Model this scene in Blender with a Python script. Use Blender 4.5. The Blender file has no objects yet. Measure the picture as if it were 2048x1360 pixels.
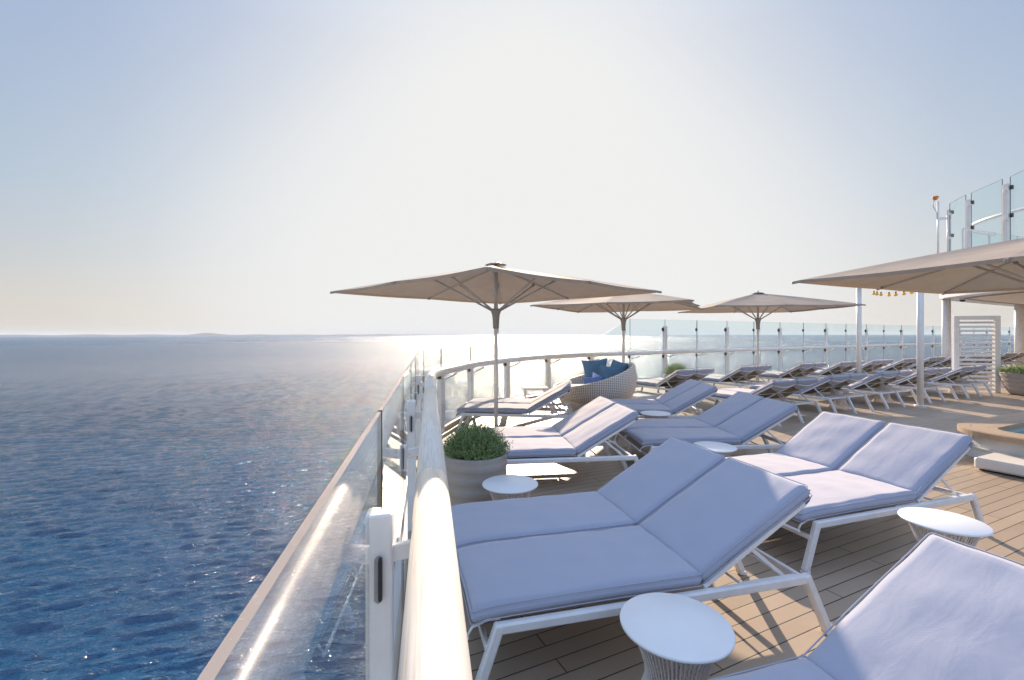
import bpy, math, random
from mathutils import Vector, Matrix
R = math.radians
random.seed(7)
scene = bpy.context.scene
C = scene.collection

# ---------------------------------------------------------------- camera
H = 1.65                      # eye height over the deck
F = 910.0                     # focal length in photo pixels (2048 wide) = 16 mm
cam_d = bpy.data.cameras.new("camera")
cam_d.lens = 36.0*F/2048.0
cam_d.sensor_width = 36.0
cam_d.clip_start = 0.02
cam_d.clip_end = 90000.0
cam_d.shift_y = -10.5/2048.0
cam = bpy.data.objects.new("camera", cam_d)
C.objects.link(cam)
cam.location = (0, 0, H)
cam.rotation_euler = (R(90), 0.0013, 0)
scene.camera = cam

# ---------------------------------------------------------------- sky, sun, exposure
SUN_EL = R(21.9)
SUN_AZ = R(1.3)               # towards +X from +Y
w = bpy.data.worlds.new("World")
scene.world = w
w.use_nodes = True
wn = w.node_tree.nodes; wl = w.node_tree.links
for n in list(wn): wn.remove(n)
def wnode(t, **k):
    n = wn.new(t)
    for a, b in k.items(): setattr(n, a, b)
    return n
out = wnode("ShaderNodeOutputWorld")
bg = wnode("ShaderNodeBackground")
sky = wnode("ShaderNodeTexSky", sky_type='NISHITA', sun_disc=False, sun_elevation=SUN_EL,
            sun_rotation=SUN_AZ, altitude=30, air_density=1.0, dust_density=2.2, ozone_density=1.6)
tc = wnode("ShaderNodeTexCoord")
# a share of the clear-sky model, its glare near the sun held down
gam = wnode("ShaderNodeGamma"); gam.inputs[1].default_value = 0.45
wl.new(sky.outputs[0], gam.inputs[0])
# high thin haze: pale band by the horizon, blue overhead, brightened up there to fill the shade
sep = wnode("ShaderNodeSeparateXYZ"); wl.new(tc.outputs['Generated'], sep.inputs[0])
def wramp(stops):
    r = wnode("ShaderNodeValToRGB"); el = r.color_ramp.elements
    while len(el) < len(stops): el.new(.5)
    for i_, (p_, c_) in enumerate(stops): el[i_].position = p_; el[i_].color = (*c_, 1)
    return r
def wmix(f_, a_, b_, mode='MIX'):
    n = wnode("ShaderNodeMix", data_type='RGBA', blend_type=mode)
    for i_, x in ((0, f_), (6, a_), (7, b_)):
        if isinstance(x, (int, float)): n.inputs[i_].default_value = x
        elif isinstance(x, tuple): n.inputs[i_].default_value = (*x, 1)
        else: wl.new(x, n.inputs[i_])
    return n.outputs[2]
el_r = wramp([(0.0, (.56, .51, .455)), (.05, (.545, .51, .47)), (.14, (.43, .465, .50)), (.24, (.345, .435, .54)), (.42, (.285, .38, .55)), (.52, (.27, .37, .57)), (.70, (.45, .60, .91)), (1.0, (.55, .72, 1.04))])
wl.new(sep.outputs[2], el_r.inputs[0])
dp = wnode("ShaderNodeVectorMath", operation='DOT_PRODUCT')
sd = Vector((math.sin(SUN_AZ)*math.cos(SUN_EL), math.cos(SUN_AZ)*math.cos(SUN_EL), math.sin(SUN_EL)))
dp.inputs[1].default_value = sd
wl.new(tc.outputs['Generated'], dp.inputs[0])
# horizontal closeness to the sun's bearing widens the glare towards the horizon
ax_ = wnode("ShaderNodeVectorMath", operation='MULTIPLY'); ax_.inputs[1].default_value = (1.0, 1.0, 1.6)
wl.new(tc.outputs['Generated'], ax_.inputs[0])
nm = wnode("ShaderNodeVectorMath", operation='NORMALIZE'); wl.new(ax_.outputs[0], nm.inputs[0])
dp2 = wnode("ShaderNodeVectorMath", operation='DOT_PRODUCT'); wl.new(nm.outputs[0], dp2.inputs[0])
gd = R(5); sd2 = Vector((math.sin(SUN_AZ)*math.cos(gd), math.cos(SUN_AZ)*math.cos(gd), 1.6*math.sin(gd))).normalized(); dp2.inputs[1].default_value = sd2
def grey(st): return [(p_, (v_, v_, v_)) for p_, v_ in st]
gl_a = wramp(grey([(.64, 0), (.766, .05), (.848, .17), (.90, .34), (.934, .52), (.956, .70), (.968, .80), (.984, 1)]))
wl.new(dp.outputs['Value'], gl_a.inputs[0])
gl_b = wramp(grey([(.62, 0), (.70, .10), (.77, .30), (.83, .62), (.90, .90), (.95, 1)]))
wl.new(dp2.outputs['Value'], gl_b.inputs[0])
glow_f = wmix(1.0, gl_a.outputs[0], gl_b.outputs[0], 'SCREEN')
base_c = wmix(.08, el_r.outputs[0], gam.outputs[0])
# the half of the sky away from the sun is brightened as added fill
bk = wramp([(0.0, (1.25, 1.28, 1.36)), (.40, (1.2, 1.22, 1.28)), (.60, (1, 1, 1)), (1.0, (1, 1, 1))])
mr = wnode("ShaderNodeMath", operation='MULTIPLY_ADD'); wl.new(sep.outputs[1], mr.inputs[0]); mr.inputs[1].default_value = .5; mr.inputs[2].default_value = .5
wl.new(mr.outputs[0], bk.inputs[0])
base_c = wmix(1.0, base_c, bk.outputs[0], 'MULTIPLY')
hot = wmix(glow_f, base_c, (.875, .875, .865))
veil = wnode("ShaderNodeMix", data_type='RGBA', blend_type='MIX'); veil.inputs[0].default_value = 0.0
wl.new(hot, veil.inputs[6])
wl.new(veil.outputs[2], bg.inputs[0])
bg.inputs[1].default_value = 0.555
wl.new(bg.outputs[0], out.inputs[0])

sun_d = bpy.data.lights.new("sun", 'SUN')
sun_d.energy = 5.0
sun_d.angle = R(0.5)
sun_d.color = (1.0, 0.80, 0.60)
sun = bpy.data.objects.new("sun", sun_d)
C.objects.link(sun)
sun.rotation_euler = sd.to_track_quat('Z', 'Y').to_euler()
sun.location = (0, 20, 20)

vs = scene.view_settings
vs.view_transform = 'Standard'; vs.look = 'None'; vs.gamma = 1.0; vs.exposure = 0.85
vs.use_curve_mapping = False
scene.cycles.max_bounces = 8
scene.cycles.transparent_max_bounces = 24

# ---------------------------------------------------------------- helpers
def tag(o, label=None, cat=None, group=None, kind=None):
    if label: o['label'] = label
    if cat: o['category'] = cat
    if group: o['group'] = group
    if kind: o['kind'] = kind
    return o
def empty(name, loc, rz=0, label=None, cat=None, group=None):
    o = bpy.data.objects.new(name, None); C.objects.link(o)
    o.location = loc; o.rotation_euler = (0, 0, rz); o.empty_display_size = .2
    return tag(o, label, cat, group)
def children(o):
    return [c for c in C.objects if c.parent == o]
def copy_tree(o, parent=None, kids=None):
    if kids is None:
        kids = {}
        for c in C.objects:
            if c.parent: kids.setdefault(c.parent.name, []).append(c)
    c = o.copy(); C.objects.link(c)
    if parent is not None: c.parent = parent
    for ch in kids.get(o.name, []): copy_tree(ch, c, kids)
    return c
def at(px, Y, z=0.0):          # a point seen at photo column px, Y metres ahead
    return Vector(((px-1024.0)/F*Y, Y, z))
def gp(px, py, z=0.0):         # point at height z seen at a photo pixel
    Y = F*(H-z)/(py-669.3)
    return Vector(((px-1024.0)/F*Y, Y, z))

class MB:
    def __init__(s): s.v = []; s.f = []; s.m = []; s.sm = []
    def add(s, vs_, fs, mi=0, smooth=False):
        b = len(s.v); s.v += [tuple(p) for p in vs_]
        for f in fs:
            s.f.append(tuple(b+i for i in f)); s.m.append(mi); s.sm.append(smooth)
    def box(s, c, size, rz=0, mi=0, bev=0.0, mat=None):
        c = Vector(c); hx, hy, hz = [k/2 for k in size]
        M_ = mat if mat is not None else Matrix.Rotation(rz, 3, 'Z')
        if bev <= 0:
            vs_ = [c + M_ @ Vector((x*hx, y*hy, z*hz)) for z in (-1, 1) for y in (-1, 1) for x in (-1, 1)]
            s.add(vs_, [(0, 2, 3, 1), (4, 5, 7, 6), (0, 1, 5, 4), (2, 6, 7, 3), (0, 4, 6, 2), (1, 3, 7, 5)], mi)
            return
        b = min(bev, hx*.9, hy*.9, hz*.9)
        vs_ = []
        idx = {}
        for x in (-1, 1):
            for y in (-1, 1):
                for z in (-1, 1):
                    for k in range(3):
                        p = [x*(hx-b), y*(hy-b), z*(hz-b)]
                        p[k] += (x, y, z)[k]*b
                        idx[(x, y, z, k)] = len(vs_)
                        vs_.append(c + M_ @ Vector(p))
        fs = []
        def q(ks):
            pts = [vs_[i] for i in ks]
            n = Vector((0, 0, 0))
            for i in range(len(pts)):
                n += (pts[i]-c).cross(pts[(i+1) % len(pts)]-c)
            cen = sum(pts, Vector((0, 0, 0)))/len(pts) - c
            fs.append(tuple(ks) if n.dot(cen) > 0 else tuple(reversed(ks)))
        sg = (-1, 1)
        for a in sg:
            q([idx[(a, -1, -1, 0)], idx[(a, 1, -1, 0)], idx[(a, 1, 1, 0)], idx[(a, -1, 1, 0)]])
            q([idx[(-1, a, -1, 1)], idx[(1, a, -1, 1)], idx[(1, a, 1, 1)], idx[(-1, a, 1, 1)]])
            q([idx[(-1, -1, a, 2)], idx[(1, -1, a, 2)], idx[(1, 1, a, 2)], idx[(-1, 1, a, 2)]])
            for b_ in sg:
                q([idx[(-1, a, b_, 1)], idx[(1, a, b_, 1)], idx[(1, a, b_, 2)], idx[(-1, a, b_, 2)]])
                q([idx[(a, -1, b_, 0)], idx[(a, 1, b_, 0)], idx[(a, 1, b_, 2)], idx[(a, -1, b_, 2)]])
                q([idx[(a, b_, -1, 0)], idx[(a, b_, 1, 0)], idx[(a, b_, 1, 1)], idx[(a, b_, -1, 1)]])
                for c_ in sg:
                    q([idx[(a, b_, c_, 0)], idx[(a, b_, c_, 1)], idx[(a, b_, c_, 2)]])
        s.add(vs_, fs, mi)
    def bar(s, p0, p1, wd, ht, bev=0.004, mi=0, up=(0, 0, 1)):
        p0 = Vector(p0); p1 = Vector(p1); d = (p1-p0); L = d.length; d.normalize()
        u = Vector(up)
        y = u.cross(d)
        if y.length < 1e-4: y = Vector((0, 1, 0)).cross(d)
        y.normalize(); z = d.cross(y)
        M_ = Matrix((d, y, z)).transposed()
        s.box((p0+p1)/2, (L, wd, ht), mat=M_, bev=bev, mi=mi)
    def tube(s, pts, r, n=10, mi=0, caps=True, ry=None, smooth=True):
        pts = [Vector(p) for p in pts]
        N = len(pts); rings = []
        rr = r if isinstance(r, (list, tuple)) else [r]*N
        prev = None
        for i, p in enumerate(pts):
            if i == 0: t = pts[1]-p
            elif i == N-1: t = p-pts[i-1]
            else: t = (pts[i+1]-p).normalized() + (p-pts[i-1]).normalized()
            t.normalize()
            a = Vector((0, 0, 1)) if abs(t.z) < .95 else Vector((1, 0, 0))
            if prev is not None:
                x = prev - t*prev.dot(t)
                if x.length < 1e-4: x = a.cross(t)
            else: x = a.cross(t)
            x.normalize(); y = t.cross(x); prev = x
            rings.append([p + (x*math.cos(2*math.pi*k/n) + y*math.sin(2*math.pi*k/n)*(ry or 1))*rr[i] for k in range(n)])
        vs_ = [v for ring in rings for v in ring]
        fs = []
        for i in range(N-1):
            for k in range(n):
                fs.append((i*n+k, i*n+(k+1) % n, (i+1)*n+(k+1) % n, (i+1)*n+k))
        s.add(vs_, fs, mi, smooth)
        if caps:
            b = len(s.v)-len(vs_)
            s.f.append(tuple(b+k for k in reversed(range(n)))); s.m.append(mi); s.sm.append(False)
            s.f.append(tuple(b+(N-1)*n+k for k in range(n))); s.m.append(mi); s.sm.append(False)
    def lathe(s, prof, n=32, c=(0, 0, 0), mi=0, smooth=True, sx=1, sy=1):
        c = Vector(c); vs_ = []; fs = []
        for (r, z) in prof:
            for k in range(n):
                a = 2*math.pi*k/n
                vs_.append(c + Vector((r*math.cos(a)*sx, r*math.sin(a)*sy, z)))
        for i in range(len(prof)-1):
            for k in range(n):
                fs.append((i*n+k, i*n+(k+1) % n, (i+1)*n+(k+1) % n, (i+1)*n+k))
        s.add(vs_, fs, mi, smooth)
    def prism(s, poly, z0, z1, mi=0, mtop=None):
        n = len(poly)
        vs_ = [(p[0], p[1], z0) for p in poly] + [(p[0], p[1], z1) for p in poly]
        s.add(vs_, [tuple(reversed(range(n)))], mi)
        s.f.append(tuple(len(s.v)-n+i for i in range(n))); s.m.append(mi if mtop is None else mtop); s.sm.append(False)
        b = len(s.v)-2*n
        for i in range(n):
            j = (i+1) % n
            s.f.append((b+i, b+j, b+n+j, b+n+i)); s.m.append(mi); s.sm.append(False)
    def build(s, name, mats, parent=None, uv=None):
        me = bpy.data.meshes.new(name)
        me.from_pydata(s.v, [], s.f)
        if not isinstance(mats, (list, tuple)): mats = [mats]
        for m_ in mats: me.materials.append(m_)
        me.polygons.foreach_set('material_index', s.m)
        me.polygons.foreach_set('use_smooth', s.sm)
        me.update()
        o = bpy.data.objects.new(name, me); C.objects.link(o)
        if parent is not None: o.parent = parent
        return o

def catmull(P, n=8):
    out_ = []
    P = [Vector(p) for p in P]
    for i in range(len(P)-1):
        p0 = P[max(i-1, 0)]; p1 = P[i]; p2 = P[i+1]; p3 = P[min(i+2, len(P)-1)]
        for k in range(n):
            t = k/n
            out_.append(.5*((2*p1)+(p2-p0)*t+(2*p0-5*p1+4*p2-p3)*t*t+(3*p1-p0-3*p2+p3)*t**3))
    out_.append(P[-1])
    return out_

# ---------------------------------------------------------------- materials
class NT:
    def __init__(s, name):
        s.m = bpy.data.materials.new(name); s.m.use_nodes = True
        s.t = s.m.node_tree; s.n = s.t.nodes; s.l = s.t.links
        s.b = s.n['Principled BSDF']; s.o = s.n['Material Output']
        s.tc = None
    def node(s, t, **k):
        n = s.n.new(t)
        for a, b in k.items(): setattr(n, a, b)
        return n
    def coord(s, scale=(1, 1, 1), rot=(0, 0, 0), kind='Object'):
        if s.tc is None: s.tc = s.node('ShaderNodeTexCoord')
        if any(rot) and tuple(scale) != (1, 1, 1):        # turn first, then stretch
            m0 = s.node('ShaderNodeMapping'); m0.inputs['Rotation'].default_value = rot
            s.l.new(s.tc.outputs[kind], m0.inputs[0])
            mp = s.node('ShaderNodeMapping'); mp.inputs['Scale'].default_value = scale
            s.l.new(m0.outputs[0], mp.inputs[0]); return mp.outputs[0]
        mp = s.node('ShaderNodeMapping')
        mp.inputs['Scale'].default_value = scale; mp.inputs['Rotation'].default_value = rot
        s.l.new(s.tc.outputs[kind], mp.inputs[0]); return mp.outputs[0]
    def noise(s, vec, scale, detail=4, rough=.55, dist=0):
        n = s.node('ShaderNodeTexNoise')
        n.inputs['Scale'].default_value = scale; n.inputs['Detail'].default_value = detail
        n.inputs['Roughness'].default_value = rough; n.inputs['Distortion'].default_value = dist
        s.l.new(vec, n.inputs['Vector']); return n.outputs['Fac']
    def ramp(s, fac, stops):
        r = s.node('ShaderNodeValToRGB'); e = r.color_ramp.elements
        while len(e) < len(stops): e.new(.5)
        for i, (p, c) in enumerate(stops):
            e[i].position = p; e[i].color = (c[0], c[1], c[2], 1)
        s.l.new(fac, r.inputs[0]); return r.outputs[0]
    def math(s, op, a, b=None, c=None):
        n = s.node('ShaderNodeMath', operation=op)
        for i, x in enumerate((a, b, c)):
            if x is None: continue
            if isinstance(x, (int, float)): n.inputs[i].default_value = x
            else: s.l.new(x, n.inputs[i])
        return n.outputs[0]
    def mix(s, fac, a, b, mode='MIX'):
        n = s.node('ShaderNodeMix', data_type='RGBA', blend_type=mode)
        for i, x in ((0, fac), (6, a), (7, b)):
            if isinstance(x, (int, float)): n.inputs[i].default_value = x
            elif isinstance(x, tuple): n.inputs[i].default_value = (x[0], x[1], x[2], 1)
            else: s.l.new(x, n.inputs[i])
        return n.outputs[2]
    def bump(s, h, strength=.3, dist=.01, normal=None):
        n = s.node('ShaderNodeBump'); n.inputs['Strength'].default_value = strength
        n.inputs['Distance'].default_value = dist
        s.l.new(h, n.inputs['Height'])
        if normal is not None: s.l.new(normal, n.inputs['Normal'])
        return n.outputs[0]
    def set(s, **k):
        nm = {'col': 'Base Color', 'rough': 'Roughness', 'metal': 'Metallic', 'ior': 'IOR', 'normal': 'Normal',
              'coat': 'Coat Weight', 'coatr': 'Coat Roughness', 'spec': 'Specular IOR Level', 'sheen': 'Sheen Weight'}
        for a, b in k.items():
            i = s.b.inputs[nm[a]]
            if isinstance(b, tuple): i.default_value = (b[0], b[1], b[2], 1)
            elif isinstance(b, (int, float)): i.default_value = b
            else: s.l.new(b, i)
        return s.m

def simple(name, col, rough=.5, metal=0, var=.06, scale=6, **k):
    t = NT(name)
    n = t.noise(t.coord(), scale, 5)
    c = t.ramp(n, [(.3, tuple(x*(1-var) for x in col)), (.7, tuple(min(1, x*(1+var)) for x in col))])
    n2 = t.noise(t.coord(), scale*12, 3)
    return t.set(col=c, rough=t.math('MULTIPLY_ADD', n2, .14, rough-.07), metal=metal, normal=t.bump(n2, .04, .004), **k)

MW = simple('white_painted_metal', (.74, .73, .72), .34, scale=9)
MW2 = simple('white_frame_metal', (.72, .73, .75), .38, scale=14)
MTOP = simple('white_table_laminate', (.76, .77, .79), .4, var=.03, scale=5)
MDARK = simple('black_rubber', (.025, .025, .027), .5)
MGREY = simple('grey_plastic', (.30, .27, .25), .5)
MRIB = simple('grey_rib_metal', (.50, .475, .45), .4)
MPOLE = simple('pale_satin_metal', (.72, .68, .64), .4)
MALU = simple('brushed_aluminium', (.55, .53, .5), .38, metal=.5)
MBEIGE = simple('beige_channel_metal', (.42, .34, .26), .4)
MAMBER = simple('amber_bulb_glass', (.95, .45, .03), .12)
MORANGE = simple('orange_plastic', (.55, .20, .015), .4)
MTEAL = simple('teal_pillow_cloth', (.10, .19, .28), .9, var=.2, scale=30)
MNAVY = simple('blue_pillow_cloth', (.12, .18, .38), .9, var=.2, scale=30)
MPALE = simple('pale_pillow_cloth', (.5, .55, .72), .9, var=.2, scale=60)
MCUSH = simple('white_seat_cloth', (.74, .72, .69), .9)
MSOIL = simple('potting_soil', (.04, .03, .02), .95, var=.4, scale=40)
MPOOLW = simple('white_pool_shell', (.75, .74, .72), .35, scale=2)

def wood_rail():
    t = NT('varnished_pale_wood')
    v = t.coord(scale=(60, 1.6, 60), rot=(0, 0, -R(10.3)))
    g = t.noise(v, 3.0, 6, .6, .4)
    c = t.ramp(g, [(.3, (.64, .545, .44)), (.5, (.76, .69, .60)), (.72, (.83, .785, .71))])
    d = t.noise(t.coord(), 5, 6)
    return t.set(col=c, rough=t.math('MULTIPLY_ADD', d, .14, .33), coat=.28, coatr=.3, normal=t.bump(g, .05, .002))
MRAIL = wood_rail()

def fabric(name, c1, c2):
    t = NT(name)
    a = t.coord(scale=(1, 1, 1))
    sp = t.node('ShaderNodeSeparateXYZ'); t.l.new(a, sp.inputs[0])
    t.b.inputs['Sheen Roughness'].default_value = .45; t.b.inputs['Sheen Tint'].default_value = (1, .88, .76, 1)
    k = 2*math.pi/0.0085
    s1 = t.math('SINE', t.math('MULTIPLY', sp.outputs[0], k))
    s2 = t.math('SINE', t.math('MULTIPLY', sp.outputs[1], k))
    pr = t.math('MULTIPLY_ADD', t.math('MULTIPLY', s1, s2), .5, .5)
    fine = t.noise(a, 420, 2, .6)
    blot = t.noise(a, 7, 4)
    c = t.mix(t.math('MULTIPLY_ADD', pr, .24, .38), c1, c2)
    c = t.mix(t.math('MULTIPLY', fine, .5), c, t.mix(.5, c1, (.30, .33, .40)))
    c = t.mix(t.math('MULTIPLY', blot, .22), c, tuple(x*.78 for x in c1))
    wr = t.noise(t.coord(scale=(1, 2.4, 1)), 4.5, 3, .5, .6)
    nb = t.bump(wr, .16, .02)
    nb = t.bump(pr, .08, .001, nb)
    return t.set(col=c, rough=.92, sheen=.5, spec=.2, normal=nb)
MFAB = fabric('blue_grey_woven_cloth', (.275, .345, .49), (.53, .495, .535))

def sling():
    t = NT('taupe_mesh_sling')
    a = t.coord()
    n = t.noise(a, 300, 2)
    b = t.set(col=t.ramp(n, [(.3, (.24, .19, .15)), (.7, (.36, .30, .24))]), rough=.8)
    tr = t.node('ShaderNodeBsdfTranslucent'); tr.inputs[0].default_value = (.37, .29, .215, 1)
    mx = t.node('ShaderNodeMixShader'); mx.inputs[0].default_value = .25
    t.l.new(t.b.outputs[0], mx.inputs[1]); t.l.new(tr.outputs[0], mx.inputs[2]); t.l.new(mx.outputs[0], t.o.inputs[0])
    return b
MSLING = sling()

def canopy_mat():
    t = NT('taupe_canopy_cloth')
    a = t.coord()
    n = t.noise(a, 3.5, 5, .6, .4); f = t.noise(a, 220, 2)
    c = t.ramp(t.math('MULTIPLY_ADD', f, .4, t.math('MULTIPLY', n, .6)), [(.35, (.36, .30, .25)), (.65, (.45, .38, .32))])
    nb = t.bump(n, .25, .03)
    t.set(col=c, rough=.85, normal=nb, spec=.2)
    tr = t.node('ShaderNodeBsdfTranslucent'); tr.inputs[0].default_value = (.46, .36, .27, 1)
    t.l.new(nb, tr.inputs['Normal'])
    mx = t.node('ShaderNodeMixShader'); mx.inputs[0].default_value = .13
    t.l.new(t.b.outputs[0], mx.inputs[1]); t.l.new(tr.outputs[0], mx.inputs[2]); t.l.new(mx.outputs[0], t.o.inputs[0])
    return t.m
MCAN = canopy_mat()

def deck_mat():
    t = NT('composite_deck_planks')
    v = t.coord(rot=(0, 0, -R(25.5)))
    br = t.node('ShaderNodeTexBrick'); t.l.new(v, br.inputs['Vector'])
    br.offset = .37; br.offset_frequency = 2; br.squash = 1.0
    br.inputs['Scale'].default_value = 1.0
    br.inputs['Mortar Size'].default_value = .0037
    br.inputs['Mortar Smooth'].default_value = .15
    br.inputs['Brick Width'].default_value = 1.9
    br.inputs['Row Height'].default_value = .105
    br.inputs['Color1'].default_value = (.37, .29, .215, 1)
    br.inputs['Color2'].default_value = (.45, .352, .262, 1)
    br.inputs['Mortar'].default_value = (.045, .038, .034, 1)
    g = t.noise(t.coord(scale=(1.2, 30, 1), rot=(0, 0, -R(25.5))), 6, 5, .6)
    st = t.noise(t.coord(), 1.3, 6, .6)
    sp = t.noise(t.coord(), 160, 2)
    c = t.mix(t.math('MULTIPLY', g, .30), br.outputs['Color'], t.mix(1.0, br.outputs['Color'], (.62, .60, .58), 'MULTIPLY'))
    c = t.mix(t.ramp(st, [(.45, (0, 0, 0)), (.75, (.38, .38, .38))]), c, t.mix(1.0, c, (.68, .68, .68), 'MULTIPLY'))
    c = t.mix(t.math('MULTIPLY', sp, .22), c, t.mix(1.0, c, (1.3, 1.3, 1.3), 'MULTIPLY'))
    hgt = t.math('SUBTRACT', 1.0, br.outputs['Fac'])
    nb = t.bump(hgt, .7, .004)
    nb = t.bump(g, .12, .002, nb)
    return t.set(col=c, rough=t.math('MULTIPLY_ADD', st, .2, .36), normal=nb, spec=.5)
MDECK = deck_mat()

def glass(name, tintc, refl=1.0):
    t = NT(name)
    t.n.remove(t.b)
    tr = t.node('ShaderNodeBsdfTransparent'); tr.inputs[0].default_value = (*tintc, 1)
    gl = t.node('ShaderNodeBsdfGlossy'); gl.inputs['Roughness'].default_value = 0.0
    gl.inputs[0].default_value = (1, 1, 1, 1)
    fr = t.node('ShaderNodeFresnel'); fr.inputs[0].default_value = 1.5
    ge = t.node('ShaderNodeNewGeometry')
    inv = t.math('SUBTRACT', 1.0, ge.outputs['Backfacing'])
    fac = t.math('MULTIPLY', t.math('MULTIPLY', fr.outputs[0], inv), .75*refl)
    fac = t.math('MINIMUM', fac, 1.0)
    mx = t.node('ShaderNodeMixShader')
    t.l.new(fac, mx.inputs[0]); t.l.new(tr.outputs[0], mx.inputs[1]); t.l.new(gl.outputs[0], mx.inputs[2])
    # dust and dried salt spots
    d = t.noise(t.coord(kind='Object'), 2.2, 6, .65)
    df = t.node('ShaderNodeBsdfDiffuse'); df.inputs[0].default_value = (.75, .76, .76, 1)
    m2 = t.node('ShaderNodeMixShader')
    t.l.new(t.ramp(d, [(.5, (.002, .002, .002)), (.85, (.022, .022, .022))]), m2.inputs[0])
    t.l.new(mx.outputs[0], m2.inputs[1]); t.l.new(df.outputs[0], m2.inputs[2])
    t.l.new(m2.outputs[0], t.o.inputs[0])
    return t.m
MGLASS = glass('clear_railing_glass', (.95, .975, .97))
MGLASS2 = glass('tinted_screen_glass', (.915, .965, .97), .8)
MGLASS3 = glass('faintly_tinted_glass', (.895, .95, .96), .4)
MEDGE = simple('green_glass_edge', (.03, .042, .038), .5)

MEDGET = simple('glass_top_edge', (.34, .29, .25), .25)
def leaf_mat():
    t = NT('small_green_leaves')
    n = t.noise(t.coord(), 9, 3); o = t.node('ShaderNodeNewGeometry')
    c = t.ramp(t.math('MULTIPLY_ADD', o.outputs['Random Per Island'], .6, t.math('MULTIPLY', n, .4)),
               [(.15, (.15, .22, .085)), (.5, (.25, .35, .145)), (.85, (.37, .46, .21)), (.97, (.42, .29, .19))])
    t.set(col=c, rough=.6)
    tr = t.node('ShaderNodeBsdfTranslucent'); t.l.new(c, tr.inputs[0])
    mx = t.node('ShaderNodeMixShader'); mx.inputs[0].default_value = .42
    t.l.new(t.b.outputs[0], mx.inputs[1]); t.l.new(tr.outputs[0], mx.inputs[2]); t.l.new(mx.outputs[0], t.o.inputs[0])
    return t.m
MLEAF = leaf_mat()
MPOT = simple('taupe_banded_planter', (.36, .335, .31), .6, var=.04, scale=8)
MROPE = simple('pale_grey_rope', (.74, .70, .68), .85, var=.08, scale=40)

def wicker():
    t = NT('woven_wicker')
    uv = t.node('ShaderNodeUVMap')
    sp = t.node('ShaderNodeSeparateXYZ'); t.l.new(uv.outputs[0], sp.inputs[0])
    a = t.math('MULTIPLY', sp.outputs[0], 2*math.pi*62)
    b = t.math('MULTIPLY', sp.outputs[1], 2*math.pi*15)
    s1 = t.math('SINE', t.math('ADD', a, b)); s2 = t.math('SINE', t.math('SUBTRACT', a, b))
    p = t.math('MULTIPLY', s1, s2)
    c = t.ramp(t.math('MULTIPLY_ADD', p, .5, .5), [(.22, (.30, .24, .19)), (.45, (.62, .54, .45)), (.75, (.82, .76, .68))])
    return t.set(col=c, rough=.6, normal=t.bump(p, .5, .006))
MWICK = wicker()

def sea_mat():
    t = NT('sea_water')
    def nz(rot, sx, sy, sc, det, r=.55, dist=.3):
        return t.noise(t.coord(scale=(sx, sy, 1), rot=(0, 0, R(rot))), sc, det, r, dist)
    mid = nz(-22, .35, 1.0, 1.0, 3, .6, .6)
    sml = nz(-26, 1.3, 3.4, 1.0, 4, .65, .4)
    rip = nz(-14, 5.0, 10.0, 1.0, 2, .6, .2)
    patch = nz(0, .008, .02, 1.0, 3)
    far1 = nz(-10, .15, .62, 1.0, 5, .75, .5)
    far2 = nz(-6, .02, .09, 1.0, 4, .7, .5)
    geo = t.node('ShaderNodeNewGeometry')
    ln = t.node('ShaderNodeVectorMath', operation='LENGTH'); t.l.new(geo.outputs['Position'], ln.inputs[0])
    dd = t.math('DIVIDE', ln.outputs['Value'], 1000.0)
    nb = t.bump(t.math('MULTIPLY', far1, t.ramp(dd, [(.04, (0,)*3), (.22, (1,)*3)])), 1.0, 2.6)
    nb = t.bump(t.math('MULTIPLY', far2, t.ramp(dd, [(.3, (0,)*3), (1, (1,)*3)])), 1.0, 9.0, nb)
    nb = t.bump(mid, 1.0, .80, nb)
    nb = t.bump(sml, 1.0, .32, nb)
    nb = t.bump(rip, 1.0, .03, nb)
    # beyond a few hundred metres the ripples are finer than the eye resolves
    rg = t.ramp(t.math('DIVIDE', ln.outputs['Value'], 3000.0), [(0, (.06,)*3), (.08, (.11,)*3), (.3, (.21,)*3), (1, (.29,)*3)])
    c = t.ramp(patch, [(.3, (.003, .064, .158)), (.7, (.005, .088, .198))])
    t.b.inputs['Specular Tint'].default_value = (.86, .92, 1.0, 1)
    return t.set(col=c, rough=rg, ior=1.6, normal=nb, spec=.5)
MSEA = sea_mat()

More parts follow.
